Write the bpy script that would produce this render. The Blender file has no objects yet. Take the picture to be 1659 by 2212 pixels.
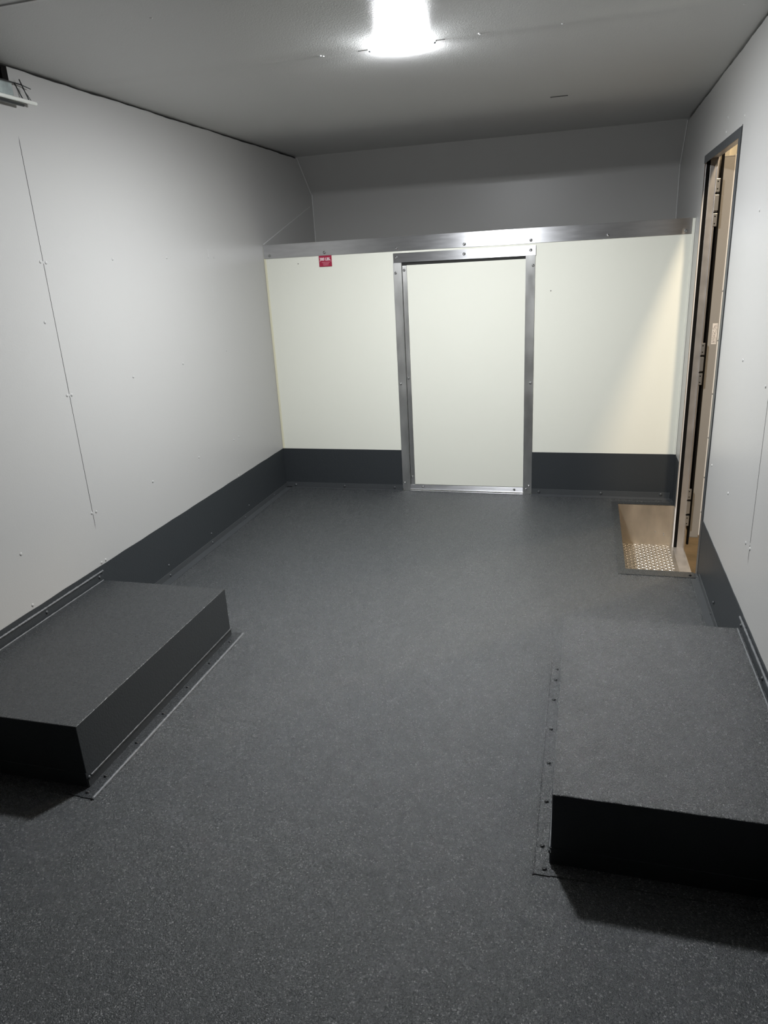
import bpy, bmesh, math, random
from mathutils import Vector, Matrix

# ------------------------------------------------------------------ camera
C = bpy.context.scene.collection
sc = bpy.context.scene
W = 2.42            # inner width
HC = 2.075          # ceiling height
YB = -3.95          # rear end of the side walls
YAW, PITCH, ROLL, FPX = 0.2812, -0.3349, -0.0553, 1545.57
cam_data = bpy.data.cameras.new('camera')
cam_data.sensor_fit = 'HORIZONTAL'
cam_data.sensor_width = 36.0
cam_data.lens = FPX / 1659.0 * 36.0
cam_data.clip_start = 0.02
cam = bpy.data.objects.new('camera', cam_data)
C.objects.link(cam)
cyw, syw, cp, sp = math.cos(YAW), math.sin(YAW), math.cos(PITCH), math.sin(PITCH)
fwd = Vector((-syw * cp, cyw * cp, sp))
right = Vector((cyw, syw, 0))
up = right.cross(fwd)
r2 = right * math.cos(ROLL) + up * math.sin(ROLL)
u2 = -right * math.sin(ROLL) + up * math.cos(ROLL)
cam.matrix_world = Matrix(((r2.x, u2.x, -fwd.x, 1.8956), (r2.y, u2.y, -fwd.y, -4.2509),
                           (r2.z, u2.z, -fwd.z, 1.385), (0, 0, 0, 1)))
sc.camera = cam

# ------------------------------------------------------------------ world, garage lights, exposure
world = bpy.data.worlds.new('night')
sc.world = world
world.use_nodes = True
world.node_tree.nodes['Background'].inputs[0].default_value = (0.6, 0.65, 0.7, 1)
world.node_tree.nodes['Background'].inputs[1].default_value = 0.004
sc.view_settings.view_transform = 'Standard'
sc.view_settings.look = 'None'
sc.view_settings.gamma = 1.0
sc.view_settings.use_curve_mapping = False
sc.view_settings.exposure = 0.0
LAMP_STRENGTH = 900.0


def bulb(name, loc, radius, power, col):
    d = bpy.data.lights.new(name, 'POINT')
    d.shadow_soft_size = radius
    d.energy = power
    d.color = col
    o = bpy.data.objects.new(name, d)
    C.objects.link(o)
    o.location = loc
    return o


bulb('garage_lamp', (2.95, -2.1, 3.3), 0.13, 300, (1.0, 0.82, 0.60))
bulb('garage_lamp', (5.6, 2.1, 3.5), 0.2, 330, (1.0, 0.82, 0.60))


# ------------------------------------------------------------------ materials
def mat(name, col, rough=0.5, metal=0.0, spec=0.5, bump=None, var=None, emit=None, aniso=None):
    """bump=(scale, strength, distance, detail, (sx,sy,sz)); var=(scale, amount, (sx,sy,sz)) colour wear"""
    m = bpy.data.materials.new(name)
    m.use_nodes = True
    nt = m.node_tree
    b = nt.nodes['Principled BSDF']
    b.inputs['Base Color'].default_value = (*col, 1)
    b.inputs['Roughness'].default_value = rough
    b.inputs['Metallic'].default_value = metal
    b.inputs['Specular IOR Level'].default_value = spec
    tc = nt.nodes.new('ShaderNodeTexCoord')
    if emit:
        b.inputs['Emission Color'].default_value = (*emit[0], 1)
        b.inputs['Emission Strength'].default_value = emit[1]

    if aniso:       # brushed metal: gloss spreads across the brush lines
        cx = nt.nodes.new('ShaderNodeCombineXYZ')
        for i in range(3):
            cx.inputs[i].default_value = aniso[1][i]
        b.inputs['Anisotropic'].default_value = aniso[0]
        nt.links.new(cx.outputs[0], b.inputs['Tangent'])

    def noise(scale, detail, st):
        mp = nt.nodes.new('ShaderNodeMapping')
        mp.inputs['Scale'].default_value = st
        nt.links.new(tc.outputs['Object'], mp.inputs[0])
        n = nt.nodes.new('ShaderNodeTexNoise')
        n.inputs['Scale'].default_value = scale
        n.inputs['Detail'].default_value = detail
        nt.links.new(mp.outputs[0], n.inputs[0])
        return n
    if bump:
        n = noise(bump[0], bump[3], bump[4])
        bp = nt.nodes.new('ShaderNodeBump')
        bp.inputs['Strength'].default_value = bump[1]
        bp.inputs['Distance'].default_value = bump[2]
        nt.links.new(n.outputs[0], bp.inputs['Height'])
        nt.links.new(bp.outputs[0], b.inputs['Normal'])
    if var:
        n = noise(var[0], 3, var[2])
        rp = nt.nodes.new('ShaderNodeMapRange')
        rp.inputs['From Min'].default_value = 0.3
        rp.inputs['From Max'].default_value = 0.7
        rp.inputs['To Min'].default_value = 1 - var[1]
        rp.inputs['To Max'].default_value = 1 + var[1]
        nt.links.new(n.outputs[0], rp.inputs[0])
        mx = nt.nodes.new('ShaderNodeVectorMath')
        mx.operation = 'SCALE'
        mx.inputs[0].default_value = col
        nt.links.new(rp.outputs[0], mx.inputs['Scale'])
        nt.links.new(mx.outputs[0], b.inputs['Base Color'])
        if len(var) > 3:
            rr = nt.nodes.new('ShaderNodeMapRange')
            rr.inputs['From Min'].default_value = 0.3
            rr.inputs['From Max'].default_value = 0.7
            rr.inputs['To Min'].default_value = rough - var[3]
            rr.inputs['To Max'].default_value = rough + var[3]
            nt.links.new(n.outputs[0], rr.inputs[0])
            nt.links.new(rr.outputs[0], b.inputs['Roughness'])
    return m


ONE = (1, 1, 1)
M = {}
M['wall'] = mat('grey_white_paint', (0.415, 0.41, 0.395), 0.36, spec=0.4, bump=(160, 0.10, 0.002, 2, ONE))
M['ceiling'] = mat('ceiling_paint', (0.57, 0.57, 0.56), 0.35, spec=0.35, bump=(260, 0.36, 0.002, 3, (1.0, 0.7, 1)))
M['bulkhead'] = mat('cream_white_panel', (0.76, 0.76, 0.67), 0.42, spec=0.35, bump=(90, 0.04, 0.002, 2, ONE))
M['sealant'] = mat('cream_sealant', (0.70, 0.67, 0.50), 0.5)
M['caulk'] = mat('grey_caulk', (0.62, 0.62, 0.61), 0.4)
M['gap'] = mat('dark_gap', (0.02, 0.02, 0.018), 0.9)
M['coat'] = mat('dark_grey_coating', (0.028, 0.032, 0.035), 0.48, spec=0.45, bump=(190, 0.35, 0.003, 3, ONE))
M['coat_trim'] = mat('dark_grey_coated_metal', (0.052, 0.056, 0.059), 0.40, spec=0.5, bump=(170, 0.25, 0.003, 2, ONE))
M['black'] = mat('black_rubber', (0.005, 0.0045, 0.004), 0.8, spec=0.1)
M['alu'] = mat('brushed_aluminium', (0.72, 0.72, 0.73), 0.40, metal=1.0, aniso=(0.9, (0, 0, 1)), bump=(40, 0.05, 0.002, 2, (0.5, 1, 3)),
               var=(30, 0.06, (0.3, 1, 2.0), 0.025))
M['alu_v'] = mat('brushed_aluminium_upright', (0.80, 0.80, 0.78), 0.46, metal=1.0, aniso=(0.6, (1, 0, 0)), bump=(60, 0.10, 0.002, 3, (6, 1, 0.1)),
                 var=(14, 0.12, (1, 1, 0.4), 0.06))
M['screw'] = mat('screw_steel', (0.42, 0.42, 0.42), 0.28, metal=1.0)
M['screw_pocket'] = M['black']
M['well'] = mat('scuffed_aluminium', (0.52, 0.46, 0.38), 0.42, metal=0.85, var=(9, 0.22, (1, 1, 0.5), 0.08),
                bump=(40, 0.1, 0.002, 3, (1, 1, 0.2)))
M['tread'] = mat('diamond_plate', (0.60, 0.56, 0.50), 0.30, metal=0.9, var=(30, 0.05, ONE, 0.03))
M['jamb'] = mat('satin_aluminium', (0.56, 0.53, 0.50), 0.38, metal=0.75, var=(12, 0.07, ONE, 0.05))
M['leaf'] = mat('grey_beige_door_skin', (0.27, 0.25, 0.22), 0.5)
M['leaf_skin'] = mat('white_door_panel', (0.75, 0.70, 0.62), 0.4)
M['hinge'] = mat('hinge_aluminium', (0.40, 0.385, 0.36), 0.38, metal=0.8)
M['red'] = mat('red_sticker', (0.33, 0.012, 0.045), 0.4)
M['white'] = mat('white_print', (0.85, 0.82, 0.82), 0.5)
M['pink'] = mat('faint_print', (0.62, 0.25, 0.30), 0.5)
M['label'] = mat('pale_label', (0.72, 0.66, 0.60), 0.45)
M['ink'] = mat('dark_ink', (0.08, 0.07, 0.06), 0.5)
M['plastic'] = mat('white_plastic', (0.8, 0.8, 0.8), 0.35)
M['lens'] = mat('lit_lens', (0.9, 0.9, 0.9), 0.4, emit=((0.94, 0.965, 1.0), LAMP_STRENGTH))
M['galv'] = mat('galvanised_steel', (0.30, 0.34, 0.33), 0.45, metal=0.8, var=(40, 0.2, ONE, 0.1))
M['rod'] = mat('white_coated_rod', (0.78, 0.79, 0.74), 0.4)
M['wire'] = mat('dark_wire', (0.06, 0.065, 0.065), 0.4, metal=0.6)
M['ground'] = mat('brown_ground', (0.22, 0.165, 0.10), 0.85, bump=(30, 0.4, 0.01, 4, ONE), var=(7, 0.2, ONE))
M['garage'] = mat('garage_boards', (0.86, 0.78, 0.60), 0.6)
M['rack'] = mat('dark_rack', (0.03, 0.02, 0.015), 0.5)


def floor_mat(name='grit_floor_coating', col=(0.043, 0.047, 0.049), strength=1.0, glints=0.955):
    """grit-textured coating: fine lumps with small glossy facets"""
    m = mat(name, col, 0.40, spec=0.8)
    nt = m.node_tree
    b = nt.nodes['Principled BSDF']
    tc = nt.nodes.new('ShaderNodeTexCoord')
    n1 = nt.nodes.new('ShaderNodeTexNoise')
    n1.inputs['Scale'].default_value = 250
    n1.inputs['Detail'].default_value = 4
    n1.inputs['Roughness'].default_value = 0.65
    v = nt.nodes.new('ShaderNodeTexVoronoi')
    v.inputs['Scale'].default_value = 400
    for q in (n1, v):
        nt.links.new(tc.outputs['Object'], q.inputs['Vector'])
    ad = nt.nodes.new('ShaderNodeMath')
    ad.operation = 'SUBTRACT'
    nt.links.new(n1.outputs[0], ad.inputs[0])
    mu = nt.nodes.new('ShaderNodeMath')
    mu.operation = 'MULTIPLY'
    mu.inputs[1].default_value = 0.45
    nt.links.new(v.outputs['Distance'], mu.inputs[0])
    nt.links.new(mu.outputs[0], ad.inputs[1])
    bp = nt.nodes.new('ShaderNodeBump')
    bp.inputs['Strength'].default_value = strength
    bp.inputs['Distance'].default_value = 0.0027
    nt.links.new(ad.outputs[0], bp.inputs['Height'])
    nt.links.new(bp.outputs[0], b.inputs['Normal'])
    # each grain has its own tone and gloss
    mr = nt.nodes.new('ShaderNodeMapRange')
    mr.inputs['To Min'].default_value = 0.88
    mr.inputs['To Max'].default_value = 1.12
    sx = nt.nodes.new('ShaderNodeSeparateColor')
    nt.links.new(v.outputs['Color'], sx.inputs[0])
    nt.links.new(sx.outputs[0], mr.inputs[0])
    mx = nt.nodes.new('ShaderNodeVectorMath')
    mx.operation = 'SCALE'
    mx.inputs[0].default_value = col
    nt.links.new(mr.outputs[0], mx.inputs['Scale'])
    # a few pale specks, colour standing in for glints on the grit
    gt = nt.nodes.new('ShaderNodeMath')
    gt.operation = 'GREATER_THAN'
    gt.inputs[1].default_value = glints
    nt.links.new(sx.outputs[2], gt.inputs[0])
    gm = nt.nodes.new('ShaderNodeMix')
    gm.data_type = 'RGBA'
    nt.links.new(gt.outputs[0], gm.inputs['Factor'])
    nt.links.new(mx.outputs[0], gm.inputs[6])
    gm.inputs[7].default_value = (0.20, 0.20, 0.20, 1)
    nt.links.new(gm.outputs[2], b.inputs['Base Color'])
    r = nt.nodes.new('ShaderNodeMapRange')
    r.inputs['To Min'].default_value = 0.12
    r.inputs['To Max'].default_value = 0.42
    nt.links.new(sx.outputs[1], r.inputs[0])
    nt.links.new(r.outputs[0], b.inputs['Roughness'])
    return m


M['floor'] = floor_mat()
M['box_smooth_dim'] = floor_mat('fine_dim_coating', (0.028, 0.031, 0.033), 0.5, 1.1)  # darker colour paints in the dull grazing light on the left box
M['box_grit'] = floor_mat('grit_box_coating', (0.038, 0.041, 0.043), 1.0, 0.965)


# ------------------------------------------------------------------ mesh helpers
class MB:
    def __init__(s):
        s.bm = bmesh.new()

    def quad(s, *p):
        s.bm.faces.new([s.bm.verts.new(q) for q in p])
        return s

    poly = quad

    def box(s, x0, x1, y0, y1, z0, z1, bev=0.0, mtx=None, seg=2):
        r = bmesh.ops.create_cube(s.bm, size=1.0)
        vs = r['verts']
        for v in vs:
            v.co = Vector(((x0 + x1) / 2 + v.co.x * (x1 - x0), (y0 + y1) / 2 + v.co.y * (y1 - y0),
                           (z0 + z1) / 2 + v.co.z * (z1 - z0)))
        if bev > 0:
            es = list({e for v in vs for e in v.link_edges})
            rr = bmesh.ops.bevel(s.bm, geom=es, offset=bev, segments=seg, affect='EDGES', profile=0.6)
            vs = rr['verts']
            vs = list({v for f in rr['faces'] for v in f.verts} | set(v for v in vs))
        if mtx:
            conn = set(vs)
            stack = list(vs)
            while stack:
                v = stack.pop()
                for e in v.link_edges:
                    o = e.other_vert(v)
                    if o not in conn:
                        conn.add(o)
                        stack.append(o)
            for v in conn:
                v.co = mtx @ v.co
        return s

    def lathe(s, prof, n=20, mtx=Matrix()):
        rings = []
        for r, z in prof:
            if r < 1e-6:
                rings.append([s.bm.verts.new(mtx @ Vector((0, 0, z)))])
            else:
                rings.append([s.bm.verts.new(mtx @ Vector((r * math.cos(2 * math.pi * i / n), r * math.sin(2 * math.pi * i / n), z)))
                              for i in range(n)])
        for a, b in zip(rings, rings[1:]):
            for i in range(n):
                j = (i + 1) % n
                if len(a) == 1:
                    s.bm.faces.new((a[0], b[i], b[j]))
                elif len(b) == 1:
                    s.bm.faces.new((a[i], a[j], b[0]))
                else:
                    s.bm.faces.new((a[i], a[j], b[j], b[i]))
        return s

    def tube(s, p, q, r, n=10):
        p, q = Vector(p), Vector(q)
        d = q - p
        m = Matrix.Translation(p) @ d.to_track_quat('Z', 'Y').to_matrix().to_4x4()
        return s.lathe([(0, 0), (r, 0), (r, d.length), (0, d.length)], n, m)

    def extr(s, pts, vec):
        """prism: polygon pts swept by vec"""
        a = [s.bm.verts.new(p) for p in pts]
        b = [s.bm.verts.new(Vector(p) + Vector(vec)) for p in pts]
        n = len(a)
        s.bm.faces.new(a)
        s.bm.faces.new(b[::-1])
        for i in range(n):
            j = (i + 1) % n
            s.bm.faces.new((a[i], b[i], b[j], a[j]))
        return s

    def build(s, name, m, parent=None, smooth=False, recalc=True, origin=None):
        if recalc:
            bmesh.ops.recalc_face_normals(s.bm, faces=s.bm.faces)
        base = wloc(parent) if parent else (Vector(origin) if origin else Vector())
        for v in s.bm.verts:
            v.co -= base
        me = bpy.data.meshes.new(name)
        s.bm.to_mesh(me)
        s.bm.free()
        me.materials.append(m)
        if smooth:
            for p in me.polygons:
                p.use_smooth = True
        o = bpy.data.objects.new(name, me)
        C.objects.link(o)
        if parent:
            o.parent = parent
        else:
            o.location = base
        return o


def wloc(o):
    v = Vector(o.location)
    while o.parent:
        o = o.parent
        v += o.location
    return v


def empty(name, loc):
    o = bpy.data.objects.new(name, None)
    o.empty_display_size = 0.05
    C.objects.link(o)
    o.location = loc
    return o


def tag(o, label, cat, group=None):
    o['label'] = label
    o['category'] = cat
    if group:
        o['group'] = group
    return o


def struct(o, label=None, cat=None):
    o['kind'] = 'structure'
    if label:
        o['label'] = label
    if cat:
        o['category'] = cat
    return o


_screw_mesh = {}


def fastener(name, loc, normal, r, m, parent, style='screw'):
    """pan-head fastener; meshes are shared, one object each"""
    key = (style, m.name, round(r, 4))
    if key not in _screw_mesh:
        b = MB()
        if style == 'screw':      # washer rim, domed head, socket recess
            b.lathe([(r, 0), (r * 1.0, r * .12), (r * .78, r * .2), (r * .72, r * .42), (r * .5, r * .6), (r * .3, r * .64),
                     (r * .22, r * .38), (0, r * .36)], 14)
        else:                     # painted round rivet head
            b.lathe([(r, 0), (r * .94, r * .16), (r * .75, r * .32), (r * .4, r * .44), (0, r * .48)], 12)
        bmesh.ops.recalc_face_normals(b.bm, faces=b.bm.faces)
        me = bpy.data.meshes.new(style)
        b.bm.to_mesh(me)
        b.bm.free()
        me.materials.append(m)
        for p in me.polygons:
            p.use_smooth = True
        _screw_mesh[key] = me
    o = bpy.data.objects.new(name, _screw_mesh[key])
    C.objects.link(o)
    o.parent = parent
    o.location = Vector(loc) - wloc(parent)
    o.rotation_euler = Vector(normal).to_track_quat('Z', 'Y').to_euler()
    return o


# ------------------------------------------------------------------ STRUCTURE
Y1, Y2, Z2 = 0.678, 0.925, 1.865          # nose: ceiling ends, crease, crease height
DY0, DY1, DH, SD = -1.08, -0.164, 1.788, 0.243   # side doorway
SX0, SY0, SY1 = 2.113, -1.068, -0.13       # step well opening in the floor
random.seed(4)

# floor with the well cut out
b = MB()
T = 0.03
for x0, x1, y0, y1 in ((0, SX0 - .004, -4.7, 0.0), (SX0 - .004, W, -4.7, SY0 - .004), (SX0 - .004, W, SY1 + .004, 0.0)):
    b.box(x0, x1, y0, y1, -T, 0)
b.box(0, W, 0.0, 1.0, -T, 0)
struct(b.build('floor', M['floor'], recalc=True), 'dark grey grit-coated trailer floor')


def top_edge(y):
    return 0.0012 * math.sin(y * 9.1) + 0.0009 * math.sin(y * 23 + 1) + 0.0007 * math.sin(y * 57)


def side_wall(x, seam, sw, door):
    """painted plywood wall: slot at the panel seam, small ragged gap under the ceiling"""
    b = MB()
    gz = HC - 0.009
    ys = sorted(set([YB, seam - sw / 2, seam + sw / 2, Y1] + ([DY0, DY1] if door else [])))
    for a, c in zip(ys, ys[1:]):
        isseam = abs(a - (seam - sw / 2)) < 1e-6
        isdoor = door and abs(a - DY0) < 1e-6
        lo = 0.0
        if isseam:
            b.quad((x, a, 0), (x, c, 0), (x, c, 0.44), (x, a, 0.42))
            b.quad((x, a, 1.84), (x, c, 1.86), (x, c, gz), (x, a, gz))
            for zz in (0.49, 0.97, 1.45):
                b.quad((x, a, zz - .004), (x, c, zz - .004), (x, c, zz + .004), (x, a, zz + .004))
            continue
        z0 = DH if isdoor else lo
        n = max(1, int((c - a) / 0.03))
        for i in range(n):
            p, q = a + (c - a) * i / n, a + (c - a) * (i + 1) / n
            b.quad((x, p, z0), (x, q, z0), (x, q, gz + top_edge(q)), (x, p, gz + top_edge(p)))
    b.poly((x, Y1, 0), (x, Y2, 0), (x, Y2, Z2), (x, Y1, gz + top_edge(Y1)))
    bmesh.ops.remove_doubles(b.bm, verts=b.bm.verts, dist=1e-5)
    return b


wl = struct(side_wall(0.0, -1.931, 0.0024, False).build('wall_left', M['wall'], recalc=False),
            'pale grey painted plywood wall on the left')
wr = struct(side_wall(W, -1.943, 0.0042, True).build('wall_right', M['wall'], recalc=False),
            'pale grey painted plywood wall on the right, with doorway')
# dark cavity behind the wall sheets (seen in seams and the ceiling gap)
for x, par, s in ((0.0, wl, -1), (W, wr, 1)):
    b = MB()
    xa, xb = sorted((x + s * 0.008, x + s * 0.03))
    if s < 0:
        b.box(xa, xb, YB, 1.0, -0.02, HC + .03)
    else:
        b.box(xa, xb, YB, DY0, -0.02, HC + .03)
        b.box(xa, xb, DY1 + .03, 1.0, -0.02, HC + .03)
        b.box(xa, xb, DY0, DY1, DH, HC + .03)
    b.build('wall_cavity', M['gap'], par)
# outer skin on the doorway side
b = MB()
for y0, y1, z0, z1 in ((YB, DY0, -.3, 2.15), (DY1, 1.0, -.3, 2.15), (DY0, DY1, DH, 2.15), (DY0, DY1, -.3, -SD - .004)):
    b.box(2.479, 2.485, y0, y1, z0, z1)
b.build('outer_skin', M['jamb'], wr)

# ceiling sheets, slightly sagging along the seam that carries the lamp
SEAM = -1.535


def ceil_z(x, y):
    z = HC - 0.0035 * math.exp(-((y - SEAM) / 0.05) ** 2)
    z -= 0.0004 * math.exp(-((y + .37) / 0.02) ** 2)
    z += 0.0015 * math.sin(x * 2.3 + 1) * math.sin(y * 1.7)
    return z


b = MB()
nx = 60
ysl = []
y = YB
while y < Y1 - 1e-4:
    ysl.append(y)
    d = min(abs(y - SEAM), abs(y + .37))
    y += 0.012 if d < .13 else 0.05
ysl.append(Y1)
grid = [[b.bm.verts.new((-0.03 + (W + .06) * i / nx, yy, HC if yy == Y1 else ceil_z(-0.03 + (W + .06) * i / nx, yy))) for i in range(nx + 1)] for yy in ysl]
for r0, r1 in zip(grid, grid[1:]):
    for i in range(nx):
        b.bm.faces.new((r0[i], r1[i], r1[i + 1], r0[i + 1]))
ceiling = struct(b.build('ceiling', M['ceiling'], smooth=True, recalc=False), 'grey painted satin ceiling')
b = MB()
b.box(-.05, 2.5, YB, Y1, HC + .02, HC + .05)
b.build('roof_sheet', M['gap'], ceiling)
b = MB()
for xa, xb in ((1.11, 1.155), (1.37, 1.41)):
    b.box(xa, xb, SEAM - .0012, SEAM + .0012, HC - .0052, HC - .001)
b.build('seam', M['gap'], ceiling)
b = MB()
b.box(1.695, 1.775, -.372, -.369, HC - .003, HC - .0005)
b.build('seam', M['gap'], ceiling)
# rear ceiling strip seen at the upper left corner
b = MB()
b.box(0.0, 0.75, -2.366, -2.354, HC - .0025, HC + .002, .0005)
b.build('ceiling_strip', M['caulk'], ceiling)

# sloped nose panel, rounded crease and front panel
b = MB()
prof = [(Y1, HC)]
R0 = 0.02
for t in [i / 8 for i in range(9)]:
    a = Vector((Y2 - (Y2 - Y1) * R0 * 4, Z2 + (HC - Z2) * R0 * 4))
    c = Vector((Y2, Z2))
    e = Vector((Y2, Z2 - .03))
    p = a * (1 - t) ** 2 + c * 2 * t * (1 - t) + e * t * t
    prof.append((p.x, p.y))
prof.append((Y2, 0))
vs = [[b.bm.verts.new((x, y, z)) for x in (-0.01, W + 0.01)] for y, z in prof]
for p, q in zip(vs, vs[1:]):
    b.bm.faces.new((p[0], q[0], q[1], p[1]))
b2 = b.build('wall_nose', M['wall'], recalc=False, smooth=True)
struct(b2, 'pale grey sloped nose wall above and behind the white partition')
# sealant beads at the nose corners
b = MB()
for x, s in ((0.003, 1), (W - .003, -1)):
    for (ya, za), (yb, zb) in (((Y1 + .005, HC - .006), (Y2 - .02, Z2)), ((Y2 - .003, Z2), (Y2 - .003, 1.4))):
        b.tube((x, ya, za), (x, yb, zb), 0.0035, 6)
b.tube((0.001, 0.01, 1.525), (0.001, .86, 1.78), 0.0028, 6)  # pale diagonal streak on the left wall
b.build('sealant_bead', M['caulk'], b2)

# rivets on the walls
LW = [(-1.945, 1.452), (-1.917, 1.449), (-1.944, .971), (-1.918, .968), (-1.937, .492), (-1.909, .489), (-1.936, .275), (-1.908, .276),
      (-2.338, .480), (-2.339, .280), (-1.984, 1.245), (-1.515, 1.457), (-1.097, 1.459), (-.695, 1.458), (-.634, 1.457),
      (-1.507, .972), (-1.087, .971), (-.622, .976), (-1.491, .490), (-1.061, .489), (-.664, .484), (-.599, .487), (-.657, .272)]
for y, z in LW:
    fastener('rivet', (0, y, z), (1, 0, 0), .0062, M['wall'], wl, 'rivet')
RW = [(-.728, 1.868), (-1.099, 1.817), (-.716, 1.816), (-1.532, 1.481), (-1.532, 1.005), (-1.895, .977), (-1.154, .525),
      (-1.533, .525), (-1.886, .471), (-1.949, .476)]
for y, z in RW:
    fastener('rivet', (W, y, z), (-1, 0, 0), .0062, M['wall'], wr, 'rivet')
for x, y in ((.671, -2.113), (.974, -1.539), (.981, -1.531), (1.526, -1.542), (1.528, -1.536), (1.789, -1.523), (2.328, -1.461)):
    fastener('rivet', (x, y, ceil_z(x, y) + .0005), (0, 0, -1), .0055, M['plastic'] if .9 < x < 1.6 else M['caulk'], ceiling, 'rivet')
# faint second seam of the left wall
b = MB()
b.box(-.001, .0006, -.6903, -.6897, 1.25, 1.5)
b.build('seam', M['caulk'], wl)


# ---- baseboards: coated band + metal angle with screws
BH = 0.265
b = MB()
n = 60
pts = []
for i in range(n + 1):
    y = YB + (0 - YB) * i / n
    pts.append((0.0025, y, BH + .0007 * math.sin(y * 31) + .0005 * math.sin(y * 77)))
for p, q in zip(pts, pts[1:]):
    b.quad((.0025, p[1], 0), (.0025, q[1], 0), q, p)
    b.quad(p, q, (0, q[1], q[2]), (0, p[1], p[2]))
bl = struct(b.build('baseboard_left', M['coat']), 'dark grey coated band along the foot of the left wall')
b = MB()
pts = []
for a, c in ((YB, DY0),):
    for i in range(n + 1):
        y = a + (c - a) * i / n
        pts.append((W - .0025, y, .256 + .0007 * math.sin(y * 29) + .0005 * math.sin(y * 71)))
for p, q in zip(pts, pts[1:]):
    b.quad((W - .0025, p[1], 0), (W - .0025, q[1], 0), q, p)
    b.quad(p, q, (W, q[1], q[2]), (W, p[1], p[2]))
b.box(W - .0025, W, DY1 + .015, 0, 0, .262)
br = struct(b.build('baseboard_right', M['coat']), 'dark grey coated band along the foot of the right wall')
XJ0, XJ1 = 0.806, 1.613     # door frame outer edges
b = MB()
b.box(.002, XJ0, -.003, 0, 0, BH)
b.box(XJ1, W, -.003, 0, 0, BH)
bf = struct(b.build('baseboard_front', M['coat']), 'dark grey coated band along the foot of the white partition')


def angle(parent, kind, a, c, off, h=.030, w=.055, t=.0035, name='metal_angle'):
    """L angle: kind 'left'/'right' runs along y from a to c at wall x=off; 'front' runs along x at y=off"""
    b = MB()
    bev = .0008
    if kind == 'left':
        b.box(off + .0025, off + .0025 + t, a, c, 0, h, bev)
        b.box(off + .0025, off + w, a, c, 0, t, bev)
    elif kind == 'right':
        b.box(off - .0025 - t, off - .0025, a, c, 0, h, bev)
        b.box(off - w, off - .0025, a, c, 0, t, bev)
    else:
        b.box(a, c, off - .003 - t, off - .003, 0, h, bev)
        b.box(a, c, off - w, off - .003, 0, t, bev)
    return b.build(name, M['coat_trim'], parent)


angle(bl, 'left', -1.955, -0.005, 0.0, w=.045)
angle(bl, 'left', YB, -2.87, 0.0, w=.045)
angle(br, 'right', -1.965, DY0 - .06, W, w=.036, h=.028)
angle(br, 'right', YB, -2.87, W, w=.055)
angle(bf, 'front', .003, XJ0, 0.0, h=.036, w=.02)
angle(bf, 'front', XJ1, 2.405, 0.0, h=.036, w=.045)
for y in (-1.481, -1.053, -.649, -.224):
    fastener('screw', (.005, y, .014), (1, 0, 0), .0075, M['coat_trim'], bl)
for y in (-1.477, -1.049, -.581):
    fastener('screw', (.0025, y, .064), (1, 0, 0), .0065, M['coat_trim'], bl)
for y, z in ((-1.509, .071), (-1.491, .013)):
    fastener('screw', (W - .005, y, z), (-1, 0, 0), .0065, M['coat_trim'], br)
fastener('screw', (2.385, -1.105, .0025), (0, 0, 1), .006, M['black'], br)
for x, z in ((.068, .017), (.411, .017), (.750, .018), (1.658, .018), (2.02, .020), (2.355, .023)):
    fastener('screw', (x, -.0055, z), (0, -1, 0), .0088, M['coat_trim'], bf)

# ---- bulkhead partition
ZB = 1.520
b = MB()
b.box(0.0, W, 0.0, 0.04, 0.0, ZB - .002, 0)
wf = struct(b.build('wall_front', M['bulkhead']), 'cream white half-height partition with a small door in it')
b = MB()
b.box(0.0005, .014, -.004, .0, BH, 1.442, .002)
b.build('sealant_bead', M['sealant'], wf)
b = MB()
b.box(W - .012, W - .0005, -.006, .0, BH, ZB - .004, .002)
b.build('corner_strip', M['bulkhead'], wf)
# tiny nicks
for x, z in ((.218, 1.405), (1.701, 1.189)):
    fastener('nick', (x, 0, z), (0, -1, 0), .003, M['ink'], wf, 'rivet')

# aluminium cap rail along the top
b = MB()
b.box(0.004, 2.404, -.004, -.0005, 1.443, ZB, .001)
b.box(0.004, 2.404, -.004, .045, ZB - .002, ZB + .001, .0008)
rail = struct(b.build('trim_1', M['alu']), 'brushed aluminium cap rail along the top of the white partition')
for x in (.041, .391, .831, 1.222, 1.589, 1.99, 2.376):
    fastener('screw', (x, -.004, 1.459), (0, -1, 0), .0085, M['screw'], rail)

# ---- partition door (door_1): aluminium frame, white panel, header, sill
d1 = struct(empty('door_1', (1.21, 0, 0)), 'small white door framed in aluminium in the partition')
b = MB()
b.box(XJ0 + .003, XJ1 + .004, -.009, -.005, 1.380, 1.432, .001)
hd = b.build('door_header', M['alu'], d1)
for x in (.828, 1.221, 1.589):
    fastener('screw', (x, -.009, 1.408), (0, -1, 0), .0085, M['screw'], hd)


def jamb(xa, xb, lip):
    b = MB()
    cut = .014
    if lip > 0:
        pts = [(xa, -.002, cut), (xa + cut, -.002, 0.001), (xb, -.002, 0.001), (xb, -.002, 1.380), (xa, -.002, 1.380)]
    else:
        pts = [(xa, -.002, 0.001), (xb - cut, -.002, 0.001), (xb, -.002, cut), (xb, -.002, 1.380), (xa, -.002, 1.380)]
    b.extr(pts, (0, -.0045, 0))
    # return leg toward the door panel
    if lip > 0:
        b.box(xb - .003, xb, -.006, -.0008, .02, 1.380)
    return b.build('door_jamb', M['alu_v'], d1)


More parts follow.
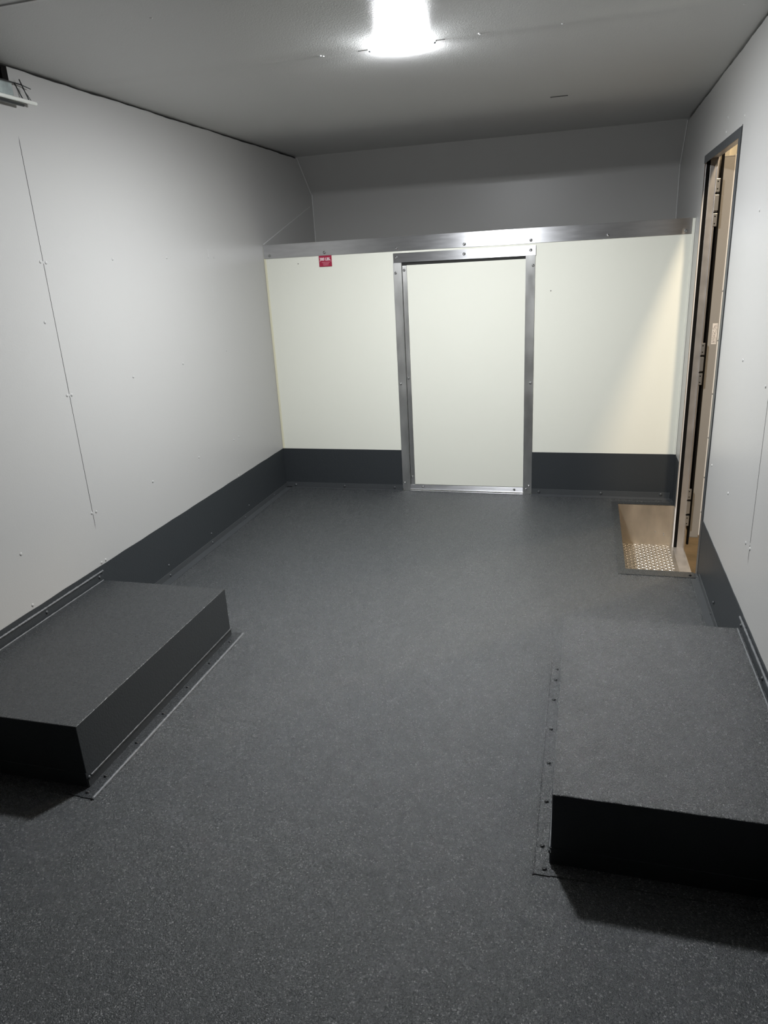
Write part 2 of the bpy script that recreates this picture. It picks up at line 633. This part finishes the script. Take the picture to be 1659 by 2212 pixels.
jl = jamb(XJ0, .855, 1)
jr = jamb(1.562, XJ1, -1)
for x, z in ((.819, 1.324), (.820, .682), (.819, .052)):
    fastener('screw', (x, -.0065, z), (0, -1, 0), .008, M['screw'], jl)
for x, z in ((1.603, 1.328), (1.598, .680), (1.596, .054), (1.580, .030)):
    fastener('screw', (x, -.0065, z), (0, -1, 0), .008, M['screw'], jr)
b = MB()   # inner hinge-side strip beside the panel
b.box(.860, .8855, -.0045, -.001, .040, 1.362, .001)
st = b.build('door_strip', M['alu_v'], d1)
for z in (1.338, .715, .092):
    fastener('screw', (.870, -.0045, z), (0, -1, 0), .008, M['screw'], st)
b = MB()
b.box(.8865, 1.5625, -.006, -.001, .044, 1.364, .0015)
b.build('door_panel', M['bulkhead'], d1)
b = MB()
b.box(.8555, 1.562, -.0012, -.0004, .035, 1.382)
b.build('door_gap', M['gap'], d1)
b = MB()
b.box(.8555, 1.562, -.0055, -.001, .012, .041, .001)
b.box(.8555, 1.562, -.016, -.001, .001, .004, .001)
b.box(.8555, 1.562, -.0095, -.0055, .010, .013, .0008)
sl = b.build('door_sill', M['alu'], d1)
for x in (.936, 1.509):
    fastener('screw', (x, -.0055, .027), (0, -1, 0), .0075, M['screw'], sl)

# ------------------------------------------------------------------ side entry door (door_2)
d2 = struct(empty('door_2', (2.45, -0.16, -SD)), 'narrow aluminium side entry doorway with its door swung outward')
# coated angle trim around the opening, inside
b = MB()
b.box(W - .004, W + .0005, DY0, DY0 + .045, -.03, DH - .0335, .001)
b.box(W - .004, W + .0005, DY0, DY1, DH - .034, DH, .001)
b.build('inner_trim', M['coat_trim'], d2)
b = MB()   # ragged dark joint round the trim
for i in range(56):
    z = i * .032
    w = .002 + .002 * random.random()
    b.box(W - .0015, W + .0002, DY0 - w, DY0 + .001, z, z + .0325)
b.build('trim_joint', M['gap'], d2)
# frame: far jamb, header, near jamb, sill
b = MB()
b.box(2.4215, 2.4285, DY1 + .006, DY1 + .02, -SD, DH - .02, .001)
b.build('jamb_edge', M['plastic'], d2)
b = MB()
b.box(2.4285, 2.4455, DY1 + .004, DY1 + .018, -SD, DH - .015, .003)
b.build('door_seal', M['black'], d2)
b = MB()
b.box(2.4455, 2.477, DY1 + .006, DY1 + .02, -SD, DH - .012, .0015)
b.box(2.4755, 2.4795, DY1 - .004, DY1 + .02, -SD, DH - .012, .001)
b.build('far_jamb', M['jamb'], d2)
b = MB()
b.box(W + .001, 2.4795, DY0, DY1 + .02, DH - .012, DH + .002, .001)
b.build('frame_head', M['jamb'], d2)
b = MB()
b.box(W + .001, 2.4795, DY0 - .002, DY0 + .004, -SD, DH, .001)
b.build('near_jamb', M['jamb'], d2)
b = MB()
b.box(2.424, 2.479, DY0, DY1 + .01, -SD - .01, -SD + .001, .001)
b.box(2.475, 2.4795, DY0, DY1 + .01, -SD - .03, -SD + .003, .001)
b.build('door_sill', M['jamb'], d2)

# leaf, folded right back against the outside of the trailer: its hinge edge faces us
LY0, LY1 = -.142, .77
LZ0, LZ1 = -.180, 1.779
b = MB()
b.box(2.509, 2.5555, LY0, LY1, LZ0, LZ1, .0015)
leaf = b.build('door_leaf', M['leaf'], d2)
b = MB()
b.box(2.5555, 2.580, LY0 - .004, LY1 + .004, LZ0 + .012, LZ1 + .008, .003)
sk = b.build('leaf_panel', M['leaf_skin'], leaf)
b = MB()
b.box(2.4965, 2.509, LY0 - .004, LY0 + .012, LZ0 - .048, LZ1 + .028, .004)
b.build('leaf_gasket', M['black'], leaf)
b = MB()
b.box(2.509, 2.556, LY0 - .0015, LY0 + .03, LZ1, LZ1 + .003)
b.build('leaf_top_edge', M['hinge'], leaf)
b = MB()
b.box(2.509, 2.556, LY0 - .0015, LY0 + .03, LZ0 - .003, LZ0)
b.build('leaf_bottom_edge', M['hinge'], leaf)
for z in (1.161, .915, .638, .399, .176, -.027):
    fastener('screw', (2.5585, LY0 - .004, z), (0, -1, 0), .0042, M['hinge'], sk, 'rivet')
b = MB()
b.box(2.527, 2.551, LY0 - .0008, LY0, .896, 1.001)
lab = b.build('paper_label', M['label'], leaf)
lab['label'] = 'small pale printed paper label'
b = MB()
random.seed(11)
for k, xx in enumerate((.5305, .5345, .5385, .5430, .5475)):
    z = .902
    while z < .992:
        l = random.uniform(.003, .012)
        if random.random() < .8:
            b.box(2 + xx - (.0007 if k != 2 else .0014), 2 + xx + .0007, LY0 - .001, LY0 - .0007, z, min(z + l, .995))
        z += l + .003
b.build('print', M['ink'], lab)
# hinges: three, each with two barrels and a middle leaf
for zc in (1.576, .797, .003):
    e = MB()
    for dz, hh in ((.078, .030), (0, .036), (-.078, .030)):
        e.box(2.4775, 2.4965, -.168, -.156, zc + dz - hh, zc + dz + hh, .0015)
    e.box(2.4795, 2.512, -.139, -.136, zc - .1, zc + .1, .001)
    h = e.build('hinge', M['hinge'], d2)
    for dz in (.095, .062, -.062, -.095):
        fastener('screw', (2.486, -.168, zc + dz), (0, -1, 0), .0032, M['black'], h, 'rivet')
    for dz in (.043, -.043):
        e = MB()
        e.box(2.4765, 2.4975, -.1685, -.157, zc + dz - .003, zc + dz + .003)
        e.build('hinge_washer', M['black'], h)

# ------------------------------------------------------------------ step well
sw_ = tag(empty('step_well', (2.27, -.6, -SD)), 'sunken aluminium step with diamond-plate tread inside the side doorway', 'step')
b = MB()
b.box(SX0 - .003, 2.424, SY1, SY1 + .003, -SD, -.002)
bp_ = b.build('back_plate', M['well'], sw_)
for x, z in ((2.328, -.163), (2.374, -.172), (2.375, -.184)):
    fastener('rivet', (x, SY1, z), (0, -1, 0), .0042, M['hinge'], bp_, 'rivet')
b = MB()
b.box(SX0 - .003, SX0, SY0, SY1, -SD, -.002)
b.build('side_plate', M['well'], sw_)
b = MB()
b.box(SX0 - .003, 2.479, SY0 - .003, SY0, -SD, -.002)
b.build('front_plate', M['well'], sw_)
b = MB()
b.box(SX0, 2.424, SY0, SY1, -SD - .004, -SD, 0)
b.box(2.392, 2.424, SY0, SY1 + 0.0, -SD - .001, -SD + .003, .001)
# raised lugs: herringbone, alternating 45-degree bars
pitch = 0.0195
ny = int((SY1 - SY0) / pitch)
nxx = int((2.424 - SX0) / pitch)
for j in range(ny):
    for i in range(nxx):
        x = SX0 + pitch * (i + .5)
        y = SY0 + pitch * (j + .5)
        a = math.radians(28 if (i + j) % 2 else -28)
        zz = -SD + (.003 if x > 2.392 else 0)
        m = Matrix.Translation((x, y, zz)) @ Matrix.Rotation(a, 4, 'Z')
        ring = []
        for k in range(8):
            t = 2 * math.pi * k / 8
            ring.append(b.bm.verts.new(m @ Vector((.0090 * math.cos(t), .0030 * math.sin(t), 0))))
        topv = [b.bm.verts.new(m @ Vector((sx * .0055, 0, .0022))) for sx in (1, -1)]
        for k in range(8):
            k2 = (k + 1) % 8
            ta = topv[0] if math.cos(2 * math.pi * (k + .5) / 8) > 0 else topv[1]
            b.bm.faces.new((ring[k], ring[k2], ta))
        b.bm.faces.new((ring[2], topv[1], topv[0]))
        b.bm.faces.new((ring[6], topv[0], topv[1]))
b.build('tread_plate', M['tread'], sw_)
b = MB()   # coated floor flange round the opening
b.box(2.079, SX0 + .001, -1.128, -.09, 0, .0022, .0008)
b.box(SX0, 2.405, -1.128, SY0 + .001, 0, .0022, .0008)
b.box(SX0, 2.415, SY1 - .001, -.092, 0, .0022, .0008)
b.build('floor_flange', M['box_smooth_dim'], sw_)


# ------------------------------------------------------------------ wheel boxes
def bead(b, p, q, r, seed, step=.006):
    """rough raised edge of coating: a knobbly low rope"""
    rnd = random.Random(seed)
    p, q = Vector(p), Vector(q)
    L = (q - p).length
    n = max(2, int(L / step))
    d = (q - p).normalized()
    mm = d.to_track_quat('Z', 'Y').to_matrix().to_4x4()
    prof = [(0, 0)]
    for i in range(n + 1):
        prof.append((r * (0.75 + .5 * rnd.random()), L * i / n))
    prof.append((0, L))
    b.lathe(prof, 8, Matrix.Translation(p) @ mm)


def wheel_box(side, wdt, yf, yb, h, label, rivs, name='wheel_box'):
    s = 1 if side == 'left' else -1
    X = (lambda x: x) if s > 0 else (lambda x: W - x)

    def bx(b, xa, xb, *a, **k):
        xa, xb = sorted((X(xa), X(xb)))
        return b.box(xa, xb, *a, **k)
    M['floor_box'] = M['box_smooth_dim'] if side == 'left' else M['box_grit']
    root = tag(empty(name, (X(wdt / 2), (yf + yb) / 2, 0)), label, 'wheel well cover', 'coated wheel boxes')
    b = MB()
    bx(b, .0045, wdt, yf, yb, 0.002, h, .003, seg=3)
    body = b.build('cover', M['floor_box'], root)
    body.data.materials.append(M['coat'])          # the upright sides get the dark band coat
    for p in body.data.polygons:
        if abs(p.normal.z) < .3:
            p.material_index = 1
    b = MB()   # floor flange, then the rough coating ridge along its outer edge
    bx(b, wdt - .002, wdt + .038, yf - .040, yb + .022, 0, .0026, .0008)
    fl = b.build('floor_flange', M['floor_box'], root)
    b = MB()
    if side == 'left':
        bead(b, (X(wdt + .040), yf - .042, .001), (X(wdt + .044), yb + .022, .001), .0055, 3)
    else:
        bead(b, (X(wdt + .038), yf - .042, .001), (X(wdt + .040), yb + .022, .001), .0030, 4)
    b.build('coating_ridge', M['ridge'] if side == 'left' else M['floor_box'], fl, smooth=True)
    b = MB()
    bx(b, wdt - .002, wdt + .0025, yf, yb, .002, .033, .0008)
    sl_ = b.build('side_lip', M['coat'], root)
    b = MB()
    bead(b, (X(wdt + .0025), yf + .012, .034), (X(wdt + .0025), yb - .002, .031), .0030, 5)
    b.build('coating_ridge', M['coat_trim'], sl_, smooth=True)
    b = MB()
    bx(b, .004, wdt, yf - .0022, yf + .001, .002, .05, .0008)
    b.build('front_lip', M['coat'], root)
    b = MB()
    bx(b, .004, wdt - .002, yf - .038, yf, 0, .0026, .0008)
    b.build('front_flange', M['floor_box'], root)
    b = MB()   # angle between the top and the wall
    bx(b, .0025, .006, yf + .01, yb - .002, h, h + .034, .0008)
    wfz = b.build('wall_flange', M['coat'], root)
    for xx, zz, rr, sd in ((.006, h + .036, .0042, 6), (.012, h, .003, 7)):
        b = MB()
        bead(b, (X(xx), yf + .01, zz), (X(xx), yb + (.012 if sd == 6 else -.002), zz), rr, sd)
        b.build('coating_ridge', M['ridge'], wfz, smooth=True)
    for y in (yb - .015, yb - .33, yb - .65):
        fastener('screw', (X(.006), y, h + .018), (s, 0, 0), .007, M['coat_trim'], wfz)
    for y, xo in rivs:
        fastener('screw', (X(wdt + xo), y, .0026), (0, 0, 1), .0062, M['coat_dark'], fl)
    fastener('screw', (X(wdt + .0025), yf + .006, .033), (s, 0, 0), .006, M['coat_trim'], wfz).name = 'screw'
    return root


M['ridge'] = mat('rough_coating_ridge', (0.12, 0.125, 0.13), 0.38, bump=(260, 0.5, 0.003, 3, ONE))  # colour lightened to paint in the light the ridge catches
M['coat_dark'] = mat('dark_screw', (0.015, 0.016, 0.017), 0.45)
wheel_box('left', .5646, -2.861, -1.958, .2075,
          'dark grey wheel box against the left wall, its inner side lit', [(-2.012, .021), (-2.174, .019), (-2.337, .019), (-2.496, .020),
                                                          (-2.652, .020), (-2.81, .019), (-2.881, .010)])
wheel_box('right', .5577, -2.8645, -1.968, .205,
          'dark grey wheel box against the right wall, near the side doorway', [(-1.99, .019), (-2.06, .021), (-2.179, .021), (-2.339, .023), (-2.499, .022),
                                                   (-2.657, .020), (-2.815, .022), (-2.886, .013)])

# ------------------------------------------------------------------ ceiling lamp
LX, LY = 1.262, -1.53
lamp = tag(empty('ceiling_light', (LX, LY, HC)), 'lit round white ceiling lamp, the only one on the ceiling', 'ceiling light')
mz = Matrix.Translation((LX, LY, HC + .001)) @ Matrix.Rotation(math.pi, 4, 'X')
b = MB()
b.lathe([(.091, 0), (.091, .002), (.080, .003), (0, .003)], 40, mz)
base = b.build('housing', M['plastic'], lamp, smooth=True)
b = MB()
prof = [(.089, .002), (.0885, .004)]
for i in range(1, 9):
    t = math.pi / 2 * i / 8
    prof.append((.0885 * math.cos(t) if i < 8 else 0, .004 + .012 * math.sin(t)))
b.lathe(prof, 40, mz)
b.build('lens', M['lens'], lamp, smooth=True)
for s in (-1, 1):
    b = MB()
    b.box(LX + s * .106 - .012, LX + s * .106 + .012, LY - .008, LY + .008, HC - .007, HC + .001, .003)
    b.build('mounting_ear', M['plastic'], lamp)
for s in (-1, 1):
    fastener('screw', (LX + s * .112, LY, HC - .008), (0, 0, -1), .005, M['coat_dark'], base)

# ------------------------------------------------------------------ red load sticker on the partition
stk = tag(empty('warning_sticker', (.393, -.001, 1.409)), 'small red sticker reading 300 LBS. below the aluminium rail', 'sticker')
b = MB()
b.box(.3545, .4325, -.0052, -.0002, 1.3815, 1.4425, 0)
b.build('backing', M['red'], stk)


def text_obj(txt, size, loc, m, parent, width=None, name='lettering'):
    cu = bpy.data.curves.new('t', 'FONT')
    cu.body = txt
    cu.size = size
    cu.align_x = 'CENTER'
    cu.extrude = .0002
    cu.offset = size * .018
    to = bpy.data.objects.new('t', cu)
    C.objects.link(to)
    bpy.context.view_layer.update()
    dg = bpy.context.evaluated_depsgraph_get()
    me = bpy.data.meshes.new_from_object(to.evaluated_get(dg))
    bpy.data.objects.remove(to)
    bpy.data.curves.remove(cu)
    xs = [v.co.x for v in me.vertices]
    k = width / (max(xs) - min(xs)) if width else 1
    cx = (max(xs) + min(xs)) / 2
    for v in me.vertices:
        x, y, z = v.co
        v.co = ((x - cx) * k, -z, y)
    me.materials.clear()
    me.materials.append(m)
    o = bpy.data.objects.new(name, me)
    C.objects.link(o)
    o.parent = parent
    o.location = Vector(loc) - wloc(parent)
    return o


text_obj('300 LBS.', .0225, (.393, -.0054, 1.4155), M['white'], stk, .066)
b = MB()
random.seed(7)
for z, w in ((1.405, .050), (1.397, .036), (1.3895, .032)):
    x = .396 - w / 2
    while x < .396 + w / 2:
        l = random.uniform(.0018, .004)
        b.box(x, min(x + l, .396 + w / 2), -.0056, -.0050, z - .0016, z + random.uniform(.0010, .0020))
        x += l + random.uniform(.0003, .0009)
b.build('small_print', M['pink'], stk)
b = MB()
b.tube((.3585, -.0052, 1.409), (.361, -.0052, 1.413), .0008, 6)
b.build('corner_mark', M['white'], stk)
b = MB()
b.tube((.427, -.0052, 1.409), (.4305, -.0052, 1.4125), .0008, 6)
b.build('corner_mark', M['white'], stk)

# ------------------------------------------------------------------ bracket at the upper left
bk = tag(empty('wall_bracket', (0.0, -2.05, 1.99)), 'galvanised bracket with white rod high on the left wall, beside the ceiling', 'bracket')
YE = -1.86
b = MB()
b.box(.001, .010, -2.6, -1.925, 1.972, 2.018, .002)
b.build('back_plate', M['galv'], bk)
b = MB()
b.tube((.03, -2.62, 1.966), (.03, -1.848, 1.966), .0062, 14)
b.build('white_rod', M['rod'], bk, smooth=True)
b = MB()
b.tube((.024, -2.62, 1.953), (.024, -1.905, 1.953), .0045, 10)
b.build('lower_rail', M['wire'], bk, smooth=True)
b = MB()
b.tube((.014, -2.62, 2.019), (.014, -1.885, 2.019), .0024, 8)
b.tube((.014, -1.885, 2.019), (.014, -1.842, 2.014), .0018, 8)
b.tube((.016, -1.893, 2.034), (.028, -1.875, 1.968), .0020, 8)
b.tube((.014, -1.918, 2.020), (.028, -1.905, 1.968), .0020, 8)
b.tube((.012, -1.88, 2.012), (.028, -1.862, 1.968), .0012, 8)
b.build('wire_guard', M['wire'], bk, smooth=True)
b = MB()
b.box(.001, .012, -1.966, -1.938, 2.022, 2.064, .001)
b.build('slot', M['black'], bk)

# ------------------------------------------------------------------ garage beyond the side doorway
b = MB()
b.box(-6, 12, -8, 9, -.62, -.60)
g = struct(b.build('ground', M['ground']), 'brown dirt-covered ground outside the doorway')
b = MB()
x = 1.0
while x < 9:
    b.box(x, x + .17, 3.9, 3.93, -.6, 4.2, .004)
    b.box(x + .17, x + .215, 3.87, 3.93, -.6, 4.2, .004)
    x += .215
gw = struct(b.build('wall_garage', M['garage']), 'cream ribbed garage wall beyond the side doorway')
rack = tag(empty('shelving_rack', (3.2, 3.2, -.6)), 'dark shelving seen through the hinge gap of the side door', 'shelf')
b = MB()
for xx in (2.75, 3.45):
    for yy in (3.0, 3.5):
        b.box(xx, xx + .04, yy, yy + .04, -.6, 1.35, .003)
b.build('posts', M['rack'], rack)
for zz in (-.1, .42, .95, 1.33):
    b = MB()
    b.box(2.75, 3.49, 3.0, 3.54, zz, zz + .03, .003)
    b.build('shelf', M['rack'], rack)
b = MB()
b.box(2.80, 3.44, 3.1, 3.5, .45, .78, .01)
b.box(2.80, 3.44, 3.1, 3.5, .98, 1.28, .01)
b.build('back_panel', M['rack'], rack)
